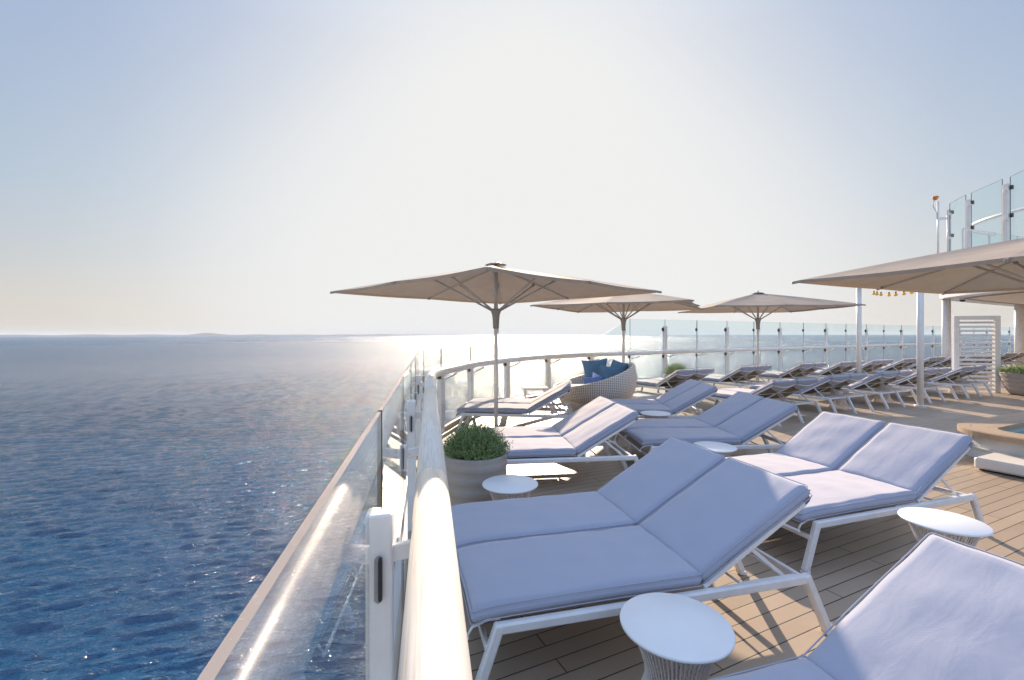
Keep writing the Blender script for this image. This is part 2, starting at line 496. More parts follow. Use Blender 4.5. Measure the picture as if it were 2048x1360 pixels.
# ---------------------------------------------------------------- setting: sea, hull, deck
SEA = -33.0
import numpy as np
def build_sea():
    rng = np.random.RandomState(4)
    rr = [16.0]
    while rr[-1] < 900: rr.append(rr[-1]*1.0036)
    g_ = 1.0036
    while rr[-1] < 75000: g_ = min(1.03, g_*1.0002); rr.append(rr[-1]*g_)
    rr = np.array(rr); th = np.linspace(R(-70), R(70), 620)
    dr = np.gradient(rr)
    Rg, Tg = np.meshgrid(rr, th, indexing='ij')
    X = Rg*np.sin(Tg); Y = Rg*np.cos(Tg); Z = np.zeros_like(X)
    step = np.maximum(dr, .6*rr*(th[1]-th[0]))[:, None]
    n = 110
    for i in range(n):
        lam = .5*(5.5/.5)**((i+rng.rand())/n)
        wd = R(90+20) + rng.normal(0, .34)              # direction the waves travel along
        kx, ky = math.cos(wd)*2*math.pi/lam, math.sin(wd)*2*math.pi/lam
        amp = .0128*lam**.36*rng.uniform(.5, 1.5)
        fade = np.clip((lam/step-2.0)/4.0, 0, 1)
        ph = rng.uniform(0, 6.283)
        q = kx*X+ky*Y+ph
        Z += amp*fade*(np.cos(q)+.22*np.cos(2*q))
    nr, nt = X.shape
    co = np.stack([X, Y, Z+SEA], -1).reshape(-1, 3)
    ii, jj = np.meshgrid(np.arange(nr-1), np.arange(nt-1), indexing='ij')
    a = (ii*nt+jj).ravel()
    f = np.stack([a, a+1, a+nt+1, a+nt], -1)[:, ::-1]
    me = bpy.data.meshes.new('sea')
    me.vertices.add(len(co)); me.vertices.foreach_set('co', co.astype(np.float32).ravel())
    me.loops.add(f.size); me.loops.foreach_set('vertex_index', f.astype(np.int32).ravel())
    me.polygons.add(len(f)); me.polygons.foreach_set('loop_start', np.arange(0, f.size, 4, dtype=np.int32))
    me.polygons.foreach_set('use_smooth', np.ones(len(f), dtype=bool))
    me.materials.append(MSEA); me.update(); me.validate()
    o = bpy.data.objects.new('sea', me); C.objects.link(o)
    return tag(o, kind='structure')
build_sea()
# far low coast and hazy air
def coast():
    m = MB(); rnd = random.Random(3); vs_ = []; n = 90
    for i in range(n+1):
        a_ = R(-62+ i*(62-4)/n)
        r_ = 34000
        px_ = 1024+F*math.tan(a_)
        h_ = .62*(95+22*math.sin(i*.9)+15*math.sin(i*.37+1))
        h_ += 120*math.exp(-((px_-415)/28)**2)+20*math.exp(-((px_-170)/60)**2)
        h_ *= min(1, (n-i)/12)
        x_, y_ = r_*math.sin(a_), r_*math.cos(a_)
        vs_ += [(x_, y_, SEA-3), (x_, y_, SEA+h_), (x_*1.1, y_*1.1, SEA-3)]
    fs = []
    for i in range(n):
        b = i*3
        fs += [(b, b+1, b+4, b+3), (b+1, b+2, b+5, b+4)]
    m.add(vs_, fs, 0, False)
    return tag(m.build('hills', simple('dry_hills', (.22, .20, .16), .9, scale=.001)), kind='structure')
coast()
m = MB(); m.box((0, 30000, 118), (170000, 110000, 306))
hz_m = bpy.data.materials.new('sea_air'); hz_m.use_nodes = True
hn = hz_m.node_tree.nodes; hn.remove(hn['Principled BSDF'])
pv = hn.new('ShaderNodeVolumePrincipled'); pv.inputs['Color'].default_value = (.84, .92, 1, 1)
pv.inputs["Density"].default_value = 2.6e-5; pv.inputs['Anisotropy'].default_value = 0.0
hz_m.node_tree.links.new(pv.outputs[0], hn['Material Output'].inputs['Volume'])
tag(m.build('haze', hz_m), kind='stuff')

td = Vector((-.179, .984, 0)).normalized()
nd = Vector((-.984, -.179, 0)).normalized()          # outward (left) of the straight railing
RAILZ = 1.07; RAILR = .062
def near_pt(y, off=0.0):
    p0 = Vector((.009, 0, 0)) + nd*off
    s_ = (y-p0.y)/td.y
    return p0 + td*s_
OFF = .153
# joint list along the outer (glass) line: (point, kind, glass_top, near)
J = []
for y, k in ((-3.2, 'rod'), (-2.05, 'post'), (-.92, 'rod'), (.21, 'none'), (1.345, 'post'), (2.48, 'rod'), (3.62, 'post'), (4.75, 'rod'), (5.87, 'post')):
    J.append([near_pt(y, OFF), k, 1.425])
J.append([Vector((-1.31, 6.72, 0)), 'rod', 1.425])
far = [(882, 7.55, 'post'), (941, 9.07, 'post'), (1014, 10.68, 'post'), (1096, 12.1, 'post'), (1182, 13.35, 'post'),
       (1260, 14.35, 'rod'), (1330, 15.2, 'tall'), (1394, 16.05, 'pin'), (1454, 16.95, 'tall'), (1508, 17.85, 'pin'),
       (1560, 18.75, 'tall'), (1607, 19.7, 'pin'), (1652, 20.75, 'tall'), (1692, 21.75, 'pin'), (1733, 22.9, 'tall'),
       (1768, 23.9, 'pin'), (1803, 25.0, 'tall'), (1835, 26.1, 'pin'), (1866, 27.2, 'tall'), (1897, 28.4, 'pin'),
       (1920, 29.3, 'tall'), (1948, 30.4, 'pin'), (1974, 31.4, 'tall'), (1996, 32.4, 'pin'), (2019, 33.4, 'tall'),
       (2040, 34.5, 'pin'), (2062, 35.6, 'tall'), (2085, 36.8, 'pin'), (2105, 38.0, 'tall')]
for i, (px, Y, k) in enumerate(far):
    J.append([at(px, Y), k, 1.425 if i < 5 else 2.15])
outer = [j[0] for j in J]
oc = catmull(outer, 6)
def offset_curve(P, d):
    out_ = []
    for i, p in enumerate(P):
        t = (P[min(i+1, len(P)-1)]-P[max(i-1, 0)]).normalized()
        n = Vector((t.y, -t.x, 0))          # to the right = inboard
        out_.append(p+n*d)
    return out_
rc = offset_curve(oc, OFF)
edge = offset_curve(oc, -.10)

m = MB()
poly = [(p.x, p.y) for p in edge] + [(70, 36), (70, -8), (edge[0].x, -8)]
poly = list(reversed(poly))
m.prism(poly, -.5, 0.0)
tag(m.build('deck', MDECK), kind='structure')
m = MB()
e2 = offset_curve(oc, -.085)
for i in range(len(e2)-1):
    a, b = e2[i], e2[i+1]
    m.add([(a.x, a.y, -9), (b.x, b.y, -9), (b.x, b.y, -.504), (a.x, a.y, -.504)], [(0, 1, 2, 3)])
tag(m.build('hull', MW), kind='structure')
m = MB()                                   # white waterway strip on the deck edge under the glass
i1 = offset_curve(oc, .0); i0 = offset_curve(oc, -.098)
g1 = offset_curve(oc, .13)
def strip(mb, A, B, z0, z1, mi=0):
    n = len(A)
    vs_ = []
    for a, b in zip(A, B):
        vs_ += [(a.x, a.y, z0), (a.x, a.y, z1), (b.x, b.y, z1), (b.x, b.y, z0)]
    fs = []
    for i in range(n-1):
        for k in range(4):
            fs.append((i*4+k, i*4+(k+1) % 4, (i+1)*4+(k+1) % 4, (i+1)*4+k))
    mb.add(vs_, fs, mi)
strip(m, i0, g1, .004, .014)
tag(m.build('waterway', MW), kind='structure')

# ---------------------------------------------------------------- the glass railing
rail = empty('glass_railing', (J[4][0].x, J[4][0].y, 0), 0,
             'long glass railing with pale round handrail curving along the edge of the ship deck', 'railing')
RL = rail.location.copy()
def sh(p): return Vector(p)-RL
# handrail in sections with fine seams
seams = []
acc = 0; start = 0
npts = len(rc)
k_wood = 10*6+3
m = MB(); m2 = MB()
def rail_piece(mb, P, z=RAILZ, r=RAILR, n=28):
    mb.tube([sh((p.x, p.y, z)) for p in P], r, n)
cuts = [0, 30]
i = 0
sec = [0]
L = 0
targets = []
for i in range(1, npts):
    L += (rc[i]-rc[i-1]).length
    if L > (2.6 if i > k_wood else 99):
        sec.append(i); L = 0
# straight wooden part cut where the photo shows seams (Y about 1.78 and 4.6)
def yidx(y): return near_pt(y)
straight = [near_pt(-3.4), near_pt(-.5), near_pt(.6), near_pt(1.785)]
rail_piece(m, straight)
rail_piece(m, [near_pt(1.788), near_pt(3.0), near_pt(4.6)])
ho = m.build('handrail', MRAIL, rail); ho['label'] = 'pale varnished wood handrail, straight run'
pts = [near_pt(4.604)]+[p for p in rc if p.y > 4.75]
rail_piece(m2, pts, n=20)
a = 0
acc = 0
for i in range(1, len(pts)):
    acc += (pts[i]-pts[i-1]).length
    if acc > 3.5:
        acc = 0
        d = (pts[i]-pts[i-1]).normalized()*.004
        m2.tube([sh((pts[i].x, pts[i].y, RAILZ)), sh((pts[i].x+d.x, pts[i].y+d.y, RAILZ))], RAILR+.002, 20)
ho = m2.build('handrail', MW, rail); ho['label'] = 'white painted handrail, curved run'
# toe channel
m = MB()
strip(m, [sh(p)+Vector((0, 0, 0)) for p in offset_curve(oc, -.03)], [sh(p) for p in offset_curve(oc, .03)], .015, .10)
m.build('toe_channel', MBEIGE, rail)
m = MB()
strip(m, [sh(p) for p in offset_curve(oc, .10)], [sh(p) for p in offset_curve(oc, .125)], .015, .05)
m.build('gutter_lip', MALU, rail)

def tangent(i):
    a = outer[max(i-1, 0)]; b = outer[min(i+1, len(outer)-1)]
    if 0 < i < 9: a = near_pt(0); b = near_pt(1)
    return (b-a).normalized()
for i, (p, kind, gt) in enumerate(J):
    t = tangent(i); n = Vector((t.y, -t.x, 0)); rz = math.atan2(t.y, t.x)
    near = i < 10
    P = sh(p)
    far_i = i >= 15
    if kind in ('post', 'tall'):
        top = {'post': 1.13 if near else 1.02, 'tall': 1.93}[kind]
        m = MB()
        m.box(P+Vector((0, 0, (top+.016)/2)), (.07 if near else .15, .075, top-.016), rz, bev=.006)
        m.box(P+Vector((0, 0, .022)), (.2, .14, .02), rz)
        po = m.build('post', MW, rail)
        zs = [.98] if kind == 'post' else [.93, 1.82]
        for z in zs:
            m = MB()
            if near:
                m.box(P+Vector((0, 0, z-.03))-t*.045, (.03, .022, .13), rz, bev=.008)
            else:
                m.box(P+Vector((0, 0, z))-t*.10, (.05, .075, .11), rz, bev=.006)
            m.build('clamp', MDARK, po)
    elif kind in ('rod', 'pin'):
        m = MB()
        if kind == 'pin':
            m.box(P+Vector((0, 0, 1.08)), (.03, .03, 2.13), rz, bev=.004)
        elif not near:
            m.box(P+Vector((0, 0, .62)), (.03, .03, 1.2), rz, bev=.004)
        else:
            m.box(P+Vector((0, 0, .98)), (.03, .05, .14), rz, bev=.004)
        ro = m.build('rod' if not near else 'clamp_plate', MW, rail)
        for z in ([.93, 1.82] if kind == 'pin' else [.95]):
            m = MB()
            if near: m.box(P+Vector((0, 0, .98))-t*.02, (.012, .016, .11), rz)
            else: m.box(P+Vector((0, 0, z))-t*.035, (.05, .06, .10), rz, bev=.005)
            m.build('clamp', MDARK, ro)
    # bracket to the handrail
    m = MB()
    if kind != 'none' and near:
        m.bar(P+Vector((0, 0, 1.0))+n*.02, P+Vector((0, 0, 1.02))+n*(OFF-.01), .02, .05, up=(0, 0, 1))
        m.tube([P+Vector((0, 0, 1.0))-n*.02, P+Vector((0, 0, 1.0))+n*.04], .012, 8)
        m.build('bracket', MW, rail)
    elif kind != 'none':
        q = P+Vector((0, 0, .90))
        hgt_ = RAILZ-RAILR+.01
        m.tube([q+n*.02+t*.05, q+n*.03+t*.14, q+n*.07+t*.25+Vector((0, 0, .03)), q+n*(OFF-.01)+t*.33+Vector((0, 0, .08)), P+n*OFF+t*.34+Vector((0, 0, hgt_))], .017, 8)
        m.build('bracket', MW, rail)
# glass panels
for i in range(len(J)-1):
    a, ka, ga = J[i]; b, kb, gb = J[i+1]
    if ka == 'none': continue
    if kb == 'none': b, kb, gb = J[i+2]
    t = (b-a).normalized(); n = Vector((t.y, -t.x, 0))
    a_ = sh(a)+t*.016; b_ = sh(b)-t*.016
    h_ = n*.0055
    v = []
    for s_ in (-1, 1):
        v += [a_+h_*s_+Vector((0, 0, .105)), b_+h_*s_+Vector((0, 0, .105)), b_+h_*s_+Vector((0, 0, gb)), a_+h_*s_+Vector((0, 0, ga))]
    m = MB()
    m.add(v, [(3, 2, 1, 0), (4, 5, 6, 7)], 0)
    m.add(v, [(0, 4, 5, 1), (1, 5, 6, 2), (3, 7, 4, 0)], 1)
    m.add(v, [(2, 6, 7, 3)], 2)
    m.build('glass_panel', [MGLASS if gb < 2 else MGLASS3, MEDGE, MEDGET], rail)

# ---------------------------------------------------------------- cushions
def cushion(mb, L_, W_, T_, nx=26, ny=14, seed=0, droop=0.0, mi=0):
    """rounded seat cushion, lower face at z=0, from x=0 to L_, centred on y"""
    rnd = random.Random(seed)
    ph = [rnd.uniform(0, 6.3) for _ in range(8)]
    def prof(u):      # u in -1..1 -> position with denser ends
        return math.copysign(1-(1-abs(u))**1.5, u)
    top = {}; vs_ = []
    def edge_h(d, r): # rounded shoulder: height fraction at distance d from edge
        if d >= r: return 1.0
        return math.sqrt(max(0, 1-(1-d/r)**2))
    for side in (1, -1):
        for i in range(nx+1):
            for j in range(ny+1):
                x = (prof(i/nx*2-1)+1)/2*L_; y = prof(j/ny*2-1)*W_/2
                dx = min(x, L_-x); dy = W_/2-abs(y)
                rr = .024
                e = edge_h(dx, rr)*edge_h(dy, rr)
                bulge = .010*math.sin(math.pi*x/L_)*math.cos(math.pi*y/W_)
                wv = .0022*math.sin(x*23+ph[0]+2*math.sin(y*9+ph[1]))+.0018*math.sin(y*31+ph[2]+x*5)
                wv += .003*math.sin(x*7+ph[3])*math.sin(y*6+ph[4])
                half = T_/2
                if side > 0: z = half + half*e + (bulge+wv)*e
                else: z = half - half*min(1, e*1.0)
                z -= droop*max(0, (.16-x)/.16)**2 if droop else 0
                top[(side, i, j)] = len(vs_)
                vs_.append((x+.002*math.sin(y*14+ph[5]), y+.003*math.sin(x*6+ph[6]), z))
    fs = []
    for i in range(nx):
        for j in range(ny):
            fs.append((top[(1, i, j)], top[(1, i+1, j)], top[(1, i+1, j+1)], top[(1, i, j+1)]))
            fs.append((top[(-1, i, j)], top[(-1, i, j+1)], top[(-1, i+1, j+1)], top[(-1, i+1, j)]))
    # the rims share position, stitch them
    for i in range(nx):
        fs.append((top[(1, i, 0)], top[(-1, i, 0)], top[(-1, i+1, 0)], top[(1, i+1, 0)]))
        fs.append((top[(1, i, ny)], top[(1, i+1, ny)], top[(-1, i+1, ny)], top[(-1, i, ny)]))
    for j in range(ny):
        fs.append((top[(1, 0, j)], top[(1, 0, j+1)], top[(-1, 0, j+1)], top[(-1, 0, j)]))
        fs.append((top[(1, nx, j)], top[(-1, nx, j)], top[(-1, nx, j+1)], top[(1, nx, j+1)]))
    mb.add(vs_, fs, mi, True)
    # piping stitched round the upper and lower edge
    for zz, ins in ((T_*.86, .001), (T_*.12, .0)):
        P = []
        r_ = .02
        for (cx_, cy_, a0_) in ((L_-r_-ins, W_/2-r_-ins, 0), (r_+ins, W_/2-r_-ins, 90), (r_+ins, -W_/2+r_+ins, 180), (L_-r_-ins, -W_/2+r_+ins, 270)):
            for q in range(4):
                aa = R(a0_+q*30); P.append((cx_+r_*math.cos(aa), cy_+r_*math.sin(aa)))
        P.append(P[0])
        Q = []
        for a_, b_ in zip(P, P[1:]):
            n_ = max(1, int(math.dist(a_, b_)/.08))
            for k_ in range(n_): Q.append((a_[0]+(b_[0]-a_[0])*k_/n_, a_[1]+(b_[1]-a_[1])*k_/n_))
        Q.append(P[-1])
        tb = MB(); tb.tube([(x+.002*math.sin(y*14+ph[5]), y+.003*math.sin(x*6+ph[6]), zz-(droop*max(0, (.16-x)/.16)**2 if droop else 0)) for x, y in Q], .0030, 6, caps=False)
        mb.add(tb.v, tb.f, mi, True)

# ---------------------------------------------------------------- double lounger
# local: foot corner of near bar at origin, x towards the head, y across (away), pair 1.30 wide
BAR = .35
PW = .65
BA = R(30)
def make_lounger():
    root = empty('double_sun_lounger', (0, 0, 0))
    m = MB()
    for k in range(3):
        y = k*PW
        m.bar((-.005, y, BAR-.025), (1.725, y, BAR-.025), .040, .050, .009)
    m.bar((-.045, 0, BAR-.11), (-.045, 2*PW, BAR-.11), .022, .034, .004)
    m.bar((1.69, .0205, BAR-.026), (1.69, 2*PW-.0205, BAR-.026), .030, .036, .004)
    m.build('frame', MW2, root)
    for k in range(3):
        y = k*PW
        m = MB(); m.bar((.012, y, BAR-.004), (-.105, y, .018), .044, .048, .009)
        m.bar((-.10, y, .001), (-.104, y, .024), .047, .053, .003)
        m.build('leg', MW2, root)
        m = MB(); m.bar((1.708, y, BAR-.004), (1.862, y, .018), .044, .048, .009)
        m.bar((1.860, y, .001), (1.866, y, .024), .047, .053, .003)
        m.build('leg', MW2, root)
    bx, bz = 1.085, BAR+.012        # hinge
    ca, sa = math.cos(BA), math.sin(BA)
    def bp(u, y, w_=0): return Vector((bx+u*ca-w_*sa, y, bz+u*sa+w_*ca))
    for s_ in range(2):
        y0 = s_*PW+.028; y1 = (s_+1)*PW-.028; yc = (y0+y1)/2
        # seat sling, curling down over the foot rod
        m = MB()
        pr = [(-.135, BAR-.055), (-.11, BAR-.02), (-.05, BAR+.004), (.2, BAR+.002), (.6, BAR-.004), (1.07, BAR+.004)]
        vs_ = []
        for (x, z) in pr:
            vs_ += [(x, y0+.006, z), (x, y1-.006, z), (x, y1-.006, z-.006), (x, y0+.006, z-.006)]
        fs = []
        for i in range(len(pr)-1):
            for k in range(4):
                fs.append((i*4+k, i*4+(k+1) % 4, i*4+4+(k+1) % 4, i*4+4+k))
        m.add(vs_, fs, 0, False)
        m.build('seat_sling', MSLING, root)
        m = MB()
        m.tube([(-.135, y0-.01, BAR-.058), (-.135, y1+.01, BAR-.058)], .009, 8)
        for yy in (y0, y1): m.tube([(-.135, yy, BAR-.058), (-.11, yy, BAR-.018), (-.04, yy, BAR+.004), (.02, yy, BAR+.002)], .006, 6)
        m.build('foot_rod', MW2, root)
        # back frame: side rails and the bowed handle
        m = MB()
        for yy in (y0-.002, y1+.002):
            m.bar(bp(0, yy, -.012), bp(.74, yy, -.012), .018, .028, .003)
        arc = [bp(.74+.045*1, y0-.002, -.012)]
        arc = []
        for k in range(13):
            f = k/12
            arc.append(bp(.73+.0*f, y0+(y1-y0)*f, -.012-.055*math.sin(math.pi*f)))
        m.tube(arc, .012, 8)
        m.tube([bp(.02, y0, -.012), bp(.02, yc, -.035), bp(.02, y1, -.012)], .010, 8)
        m.build('back_frame', MW2, root)
        m = MB()
        vs_ = []
        for k in range(9):
            f = k/8
            dpt = -.006-.022*math.sin(math.pi*f)
            for u in (.0, .70): vs_ += [bp(u, y0+.006+(y1-y0-.012)*f, dpt), bp(u, y0+.006+(y1-y0-.012)*f, dpt-.005)]
        fs = []
        for k in range(8):
            b = k*4
            fs += [(b, b+2, b+6, b+4), (b+1, b+5, b+7, b+3), (b, b+4, b+5, b+1), (b+2, b+3, b+7, b+6)]
        m.add(vs_, fs, 0, True)
        m.build('back_sling', MSLING, root)
        # ladder prop
        m = MB()
        for yy in (y0+.015, y1-.015):
            m.bar(bp(.34, yy, -.03), (1.60, yy, BAR-.012), .009, .020, .002)
        m.tube([bp(.34, y0, -.03), bp(.34, y1, -.03)], .008, 8)
        m.tube([(1.60, y0, BAR-.012), (1.60, y1, BAR-.012)], .008, 8)
        m.bar((1.30, y0-.006, BAR-.018), (1.66, y0-.006, BAR-.018), .01, .03, .002)
        m.bar((1.30, y1+.006, BAR-.018), (1.66, y1+.006, BAR-.018), .01, .03, .002)
        m.tube([(1.34, y0, BAR-.03), (1.34, y1, BAR-.03)], .007, 8)
        m.build('prop', MW2, root)
        # cushions
        m = MB()
        cushion(m, 1.20, .618, .078, 30, 14, seed=s_*7+1, droop=.018)
        m.v = [(x-.115, y+s_*PW+PW/2, z+BAR+.006) for x, y, z in m.v]
        m.build('seat_cushion', MFAB, root)
        m = MB()
        cushion(m, .80, .618, .078, 22, 14, seed=s_*5+3)
        o = m.build('back_cushion', MFAB, root)
        o.matrix_local = Matrix.Translation(Vector((bx+.006, s_*PW+PW/2, bz-.002))) @ Matrix.Rotation(-BA, 4, 'Y')
        # hood holding the cushion to the back
        m = MB()
        vs_ = []; n_ = 10
        for k in range(n_+1):
            f = k/n_; yy = (y0-.012)+(y1-y0+.024)*f
            dpt = -.012-.052*math.sin(math.pi*f)
            lo = .755-.235+.10*abs(2*f-1)**1.0
            vs_ += [(.785, yy-(s_*PW+PW/2), .004), (.76, yy-(s_*PW+PW/2), dpt*.55-.004), (lo+.03, yy-(s_*PW+PW/2), dpt*.9-.012)]
        fs = []
        for k in range(n_):
            for c_ in range(2):
                fs.append((k*3+c_, k*3+c_+1, k*3+3+c_+1, k*3+3+c_))
        m.add(vs_, fs, 0, True)
        m.build('hood', MFAB, o)
    return root
proto = make_lounger()
def wrap(a): return a
GA = 'double sun loungers on the deck'
def put(i, foot, ang, label, z=0):
    o = proto if i == 0 else copy_tree(proto)
    o.location = (foot[0], foot[1], z); o.rotation_euler = (0, 0, R(ang))
    tag(o, label, 'sun lounger', GA)
    return o
def from_bar(p0, p1, ang=None):
    a = gp(*p0, BAR); b = gp(*p1, BAR)
    return (a.x, a.y), math.degrees(math.atan2(b.y-a.y, b.x-a.x))
f, a_ = from_bar((994, 1246), (1612, 1148))
put(0, f, a_, 'blue looking double lounger beside the handrail, behind the nearest round white table')
f, a_ = from_bar((1632, 1043), (1947, 988))
put(1, f, a_, 'sunlit pale double lounger just right of the front blue one, with table at its head')
hd = gp(1270.5, 910.7, BAR)
put(2, (hd.x-1.722*math.cos(R(6.7)), hd.y-1.722*math.sin(R(6.7))), 6.7,
    'sunlit pale double lounger whose foot end is hidden by the front shrub planter')
f = gp(1304, 892.5, BAR)
put(3, (f.x, f.y), 2.5, 'shaded blue double lounger in the middle, between the two small tables behind the front lounger')
put(4, (1.53, 7.40), -4, 'shaded blue double lounger farther back, its foot beside the wicker daybed')
f, a_ = from_bar((926.4, 825.4), (1133.4, 830.3))
put(5, f, a_, 'bleached pale double lounger against the railing curve behind the front parasol pole')
# nearest one, cut by the frame
hx, hy = 1.773, 1.93
a6 = 15.9
loc = Vector((1.085+.006+.80*math.cos(BA)-.02, 2*PW-.01))
c_, s_ = math.cos(R(a6)), math.sin(R(a6))
put(6, (hx-(loc.x*c_-loc.y*s_), hy-(loc.x*s_+loc.y*c_)), a6,
    'nearest double lounger, large backrest cropped by the bottom right corner of the photo')
# rows whose heads point to the camera: given by the left head corner
def head_place(i, HL, ang_w, label):
    # ang_w: direction of the head edge, left to right.  x axis points from foot to head
    ang = ang_w-90
    # seen from behind the head, the left corner is local y = 0 side? right of x axis -> y=0
    ax = Vector((math.cos(R(ang)), math.sin(R(ang)))); ay = Vector((-ax.y, ax.x))
    lx = 1.09+.80*math.cos(BA)
    p = Vector(HL)-ax*lx
    return put(i, (p.x, p.y), ang, label)
rowG = [(3.9, 10.7, 28), (5.96, 11.8, 28), (8.25, 12.95, 27), (10.05, 13.85, 27), (11.7, 14.7, 27), (13.5, 15.6, 27),
        (15.2, 16.5, 28), (16.8, 17.35, 28), (18.45, 18.2, 28), (20.0, 19.0, 28), (21.6, 19.85, 28), (23.3, 20.8, 28)]
labG = ['grey double lounger in front of the small distant shrub, leftmost of the back row',
        'grey double lounger before the dark capped parasol pole, second from left in back row',
        'grey double lounger of the back row just right of the dark capped parasol pole',
        'grey double lounger of the back row just behind and left of the thin white pole',
        'grey double lounger of the back row immediately right of the thin white pole',
        'grey double lounger of the back row partly behind the thicker white pole',
        'grey double lounger of the back row between thicker white pole and round roof column',
        'grey double lounger of the back row between round roof column and the louvred screen',
        'far grey double lounger seen through the left half of the louvred screen',
        'far grey double lounger seen behind the right half of the louvred screen',
        'far grey double lounger in the gap between louvred screen and second roof column',
        'farthest grey double lounger, behind the second roof column at the right edge']
for k, ((x, y, aw), lb) in enumerate(zip(rowG, labG)): head_place(7+k, (x, y), aw, lb)
rowH = [(4.77, 8.25, 25), (6.52, 9.25, 26), (8.25, 10.1, 25), (9.95, 10.93, 25), (11.65, 11.72, 25)]
labH = ['double lounger with pale seat seen from behind, leftmost of the middle row of backrests',
        'blue edged double lounger seen from behind, second from the left in the middle row',
        'blue edged double lounger seen from behind, just left of the thicker white pole',
        'double lounger seen from behind, partly hidden by the thicker white pole',
        'double lounger seen from behind in front of the louvred screen, last of the middle row']
for k, ((x, y, aw), lb) in enumerate(zip(rowH, labH)): head_place(19+k, (x, y), aw, lb)

# ---------------------------------------------------------------- parasols
def make_parasol(hs, rz, loc, label, A, cg):
    root = empty('parasol', loc, rz, label, 'parasol', 'taupe square parasols')
    E = 2.34
    m = MB(); m.tube([(0, 0, .02), (0, 0, 2.74)], .031, 16); m.build('pole', MPOLE, root)
    m = MB(); m.lathe([(.0, .02), (.21, .02), (.21, .03), (.05, .04), (.045, .11), (.0, .11)], 28); m.build('base_plate', MALU, root)
    m = MB(); m.lathe([(.034, 1.745), (.046, 1.75), (.052, 1.88), (.060, 1.96), (.085, 2.03), (.088, 2.055), (.034, 2.06)], 20)
    m.bar((.05, 0, 1.68), (.05, 0, 1.80), .01, .012)
    m.build('hub', MGREY, root)
    # canopy: 8 panels between ribs with a little sag, slightly concave hems
    m = MB(); N = 10; K = 8
    tips = []
    for k in range(8):
        a = k*math.pi/4
        d = hs*math.sqrt(2) if k % 2 else hs
        tips.append(Vector((math.cos(a)*d, math.sin(a)*d, E)))
    grid = []; apex = Vector((0, 0, A))
    for s_ in range(8):
        p, q = tips[s_], tips[(s_+1) % 8]
        vs_ = []; idx = {}
        for i in range(N+1):
            u = i/N
            for j in range(K+1):
                w_ = j/K
                tip = p.lerp(q, w_)
                bow = math.sin(math.pi*w_)
                tip = tip*(1-.018*bow); tip.z = E
                v = apex.lerp(tip, u)
                v.z += .012*math.sin(math.pi*u)                # ribs bow up a little
                v.z -= .055*bow*u*(1.15-u)*1.5
                idx[(i, j)] = len(vs_); vs_.append(v)
        fs = []
        for i in range(N):
            for j in range(K):
                if i == 0: fs.append((idx[(0, 0)], idx[(1, j)], idx[(1, j+1)]))
                else: fs.append((idx[(i, j)], idx[(i+1, j)], idx[(i+1, j+1)], idx[(i, j+1)]))
        m.add(vs_, fs, 0, True)
        # hem
        hv = []
        for j in range(K+1):
            v = vs_[idx[(N, j)]]; hv += [v, v-Vector((0, 0, .03))*1.0+v*-.004]
        m.add(hv, [(2*j, 2*j+1, 2*j+3, 2*j+2) for j in range(K)], 0, True)
    m.build('canopy', MCAN, root)
    m = MB(); m.lathe([(.0, A+cg+.035), (.10, A+cg+.028), (.17, A+cg), (.165, A+cg-.006), (.0, A+cg+.015)], 24)
    m.tube([(0, 0, A-.03), (0, 0, A+.07)], .02, 10)
    m.build('top_cap', MGREY, root)
    for k in range(8):
        a = k*math.pi/4; t_ = tips[k]; d = Vector((math.cos(a), math.sin(a), 0))
        pts_ = []
        for i in range(9):
            u = .03+i/8*.985
            v = apex.lerp(t_, u); v.z += .012*math.sin(math.pi*min(1, u))-.022
            pts_.append(v)
        m = MB()
        for i in range(8): m.bar(pts_[i], pts_[i+1]+(pts_[i+1]-pts_[i])*.02, .017, .026, .003)
        rb = m.build('rib', MRIB, root)
        m = MB(); m.bar(pts_[-1]-(pts_[-1]-pts_[-2])*.25+Vector((0, 0, .002)), pts_[-1]+(pts_[-1]-pts_[-2])*.12+Vector((0, 0, .002)), .026, .034, .004)
        m.build('end_cap', MGREY, rb)
        u = .40 if k % 2 else .50
        jp = apex.lerp(t_, u); jp.z += .012*math.sin(math.pi*u)-.042
        m = MB(); m.tube([d*.07+Vector((0, 0, 2.03)), jp], .015, 8)
        st = m.build('strut', MRIB, root)
        m = MB(); m.bar(jp-(jp-d*.07-Vector((0, 0, 2.03))).normalized()*.05, jp+Vector((0, 0, .012)), .03, .045, .006)
        m.build('joint', MGREY, st)
    return root
make_parasol(1.775, R(45), (-.25, 7.1, 0), 'large taupe parasol standing nearest the railing on the left, seen from below', 2.715, .022)
make_parasol(1.69, R(-26), (2.745, 11.2, 0), 'taupe parasol behind the wicker daybed, partly hidden by the front parasol', 2.74, .0)
p3_ = make_parasol(1.70, R(-5.6), (7.19, 13.3, 0), 'taupe parasol with dark top cap standing in the back row by the railing', 2.775, -.012)
p3_.scale = (1.03, 1.03, 1.03)
make_parasol(1.88, R(25.5), (6.16, 4.9, 0), 'taupe parasol cropped by the right edge, its pole outside the photo', 2.80, .0)

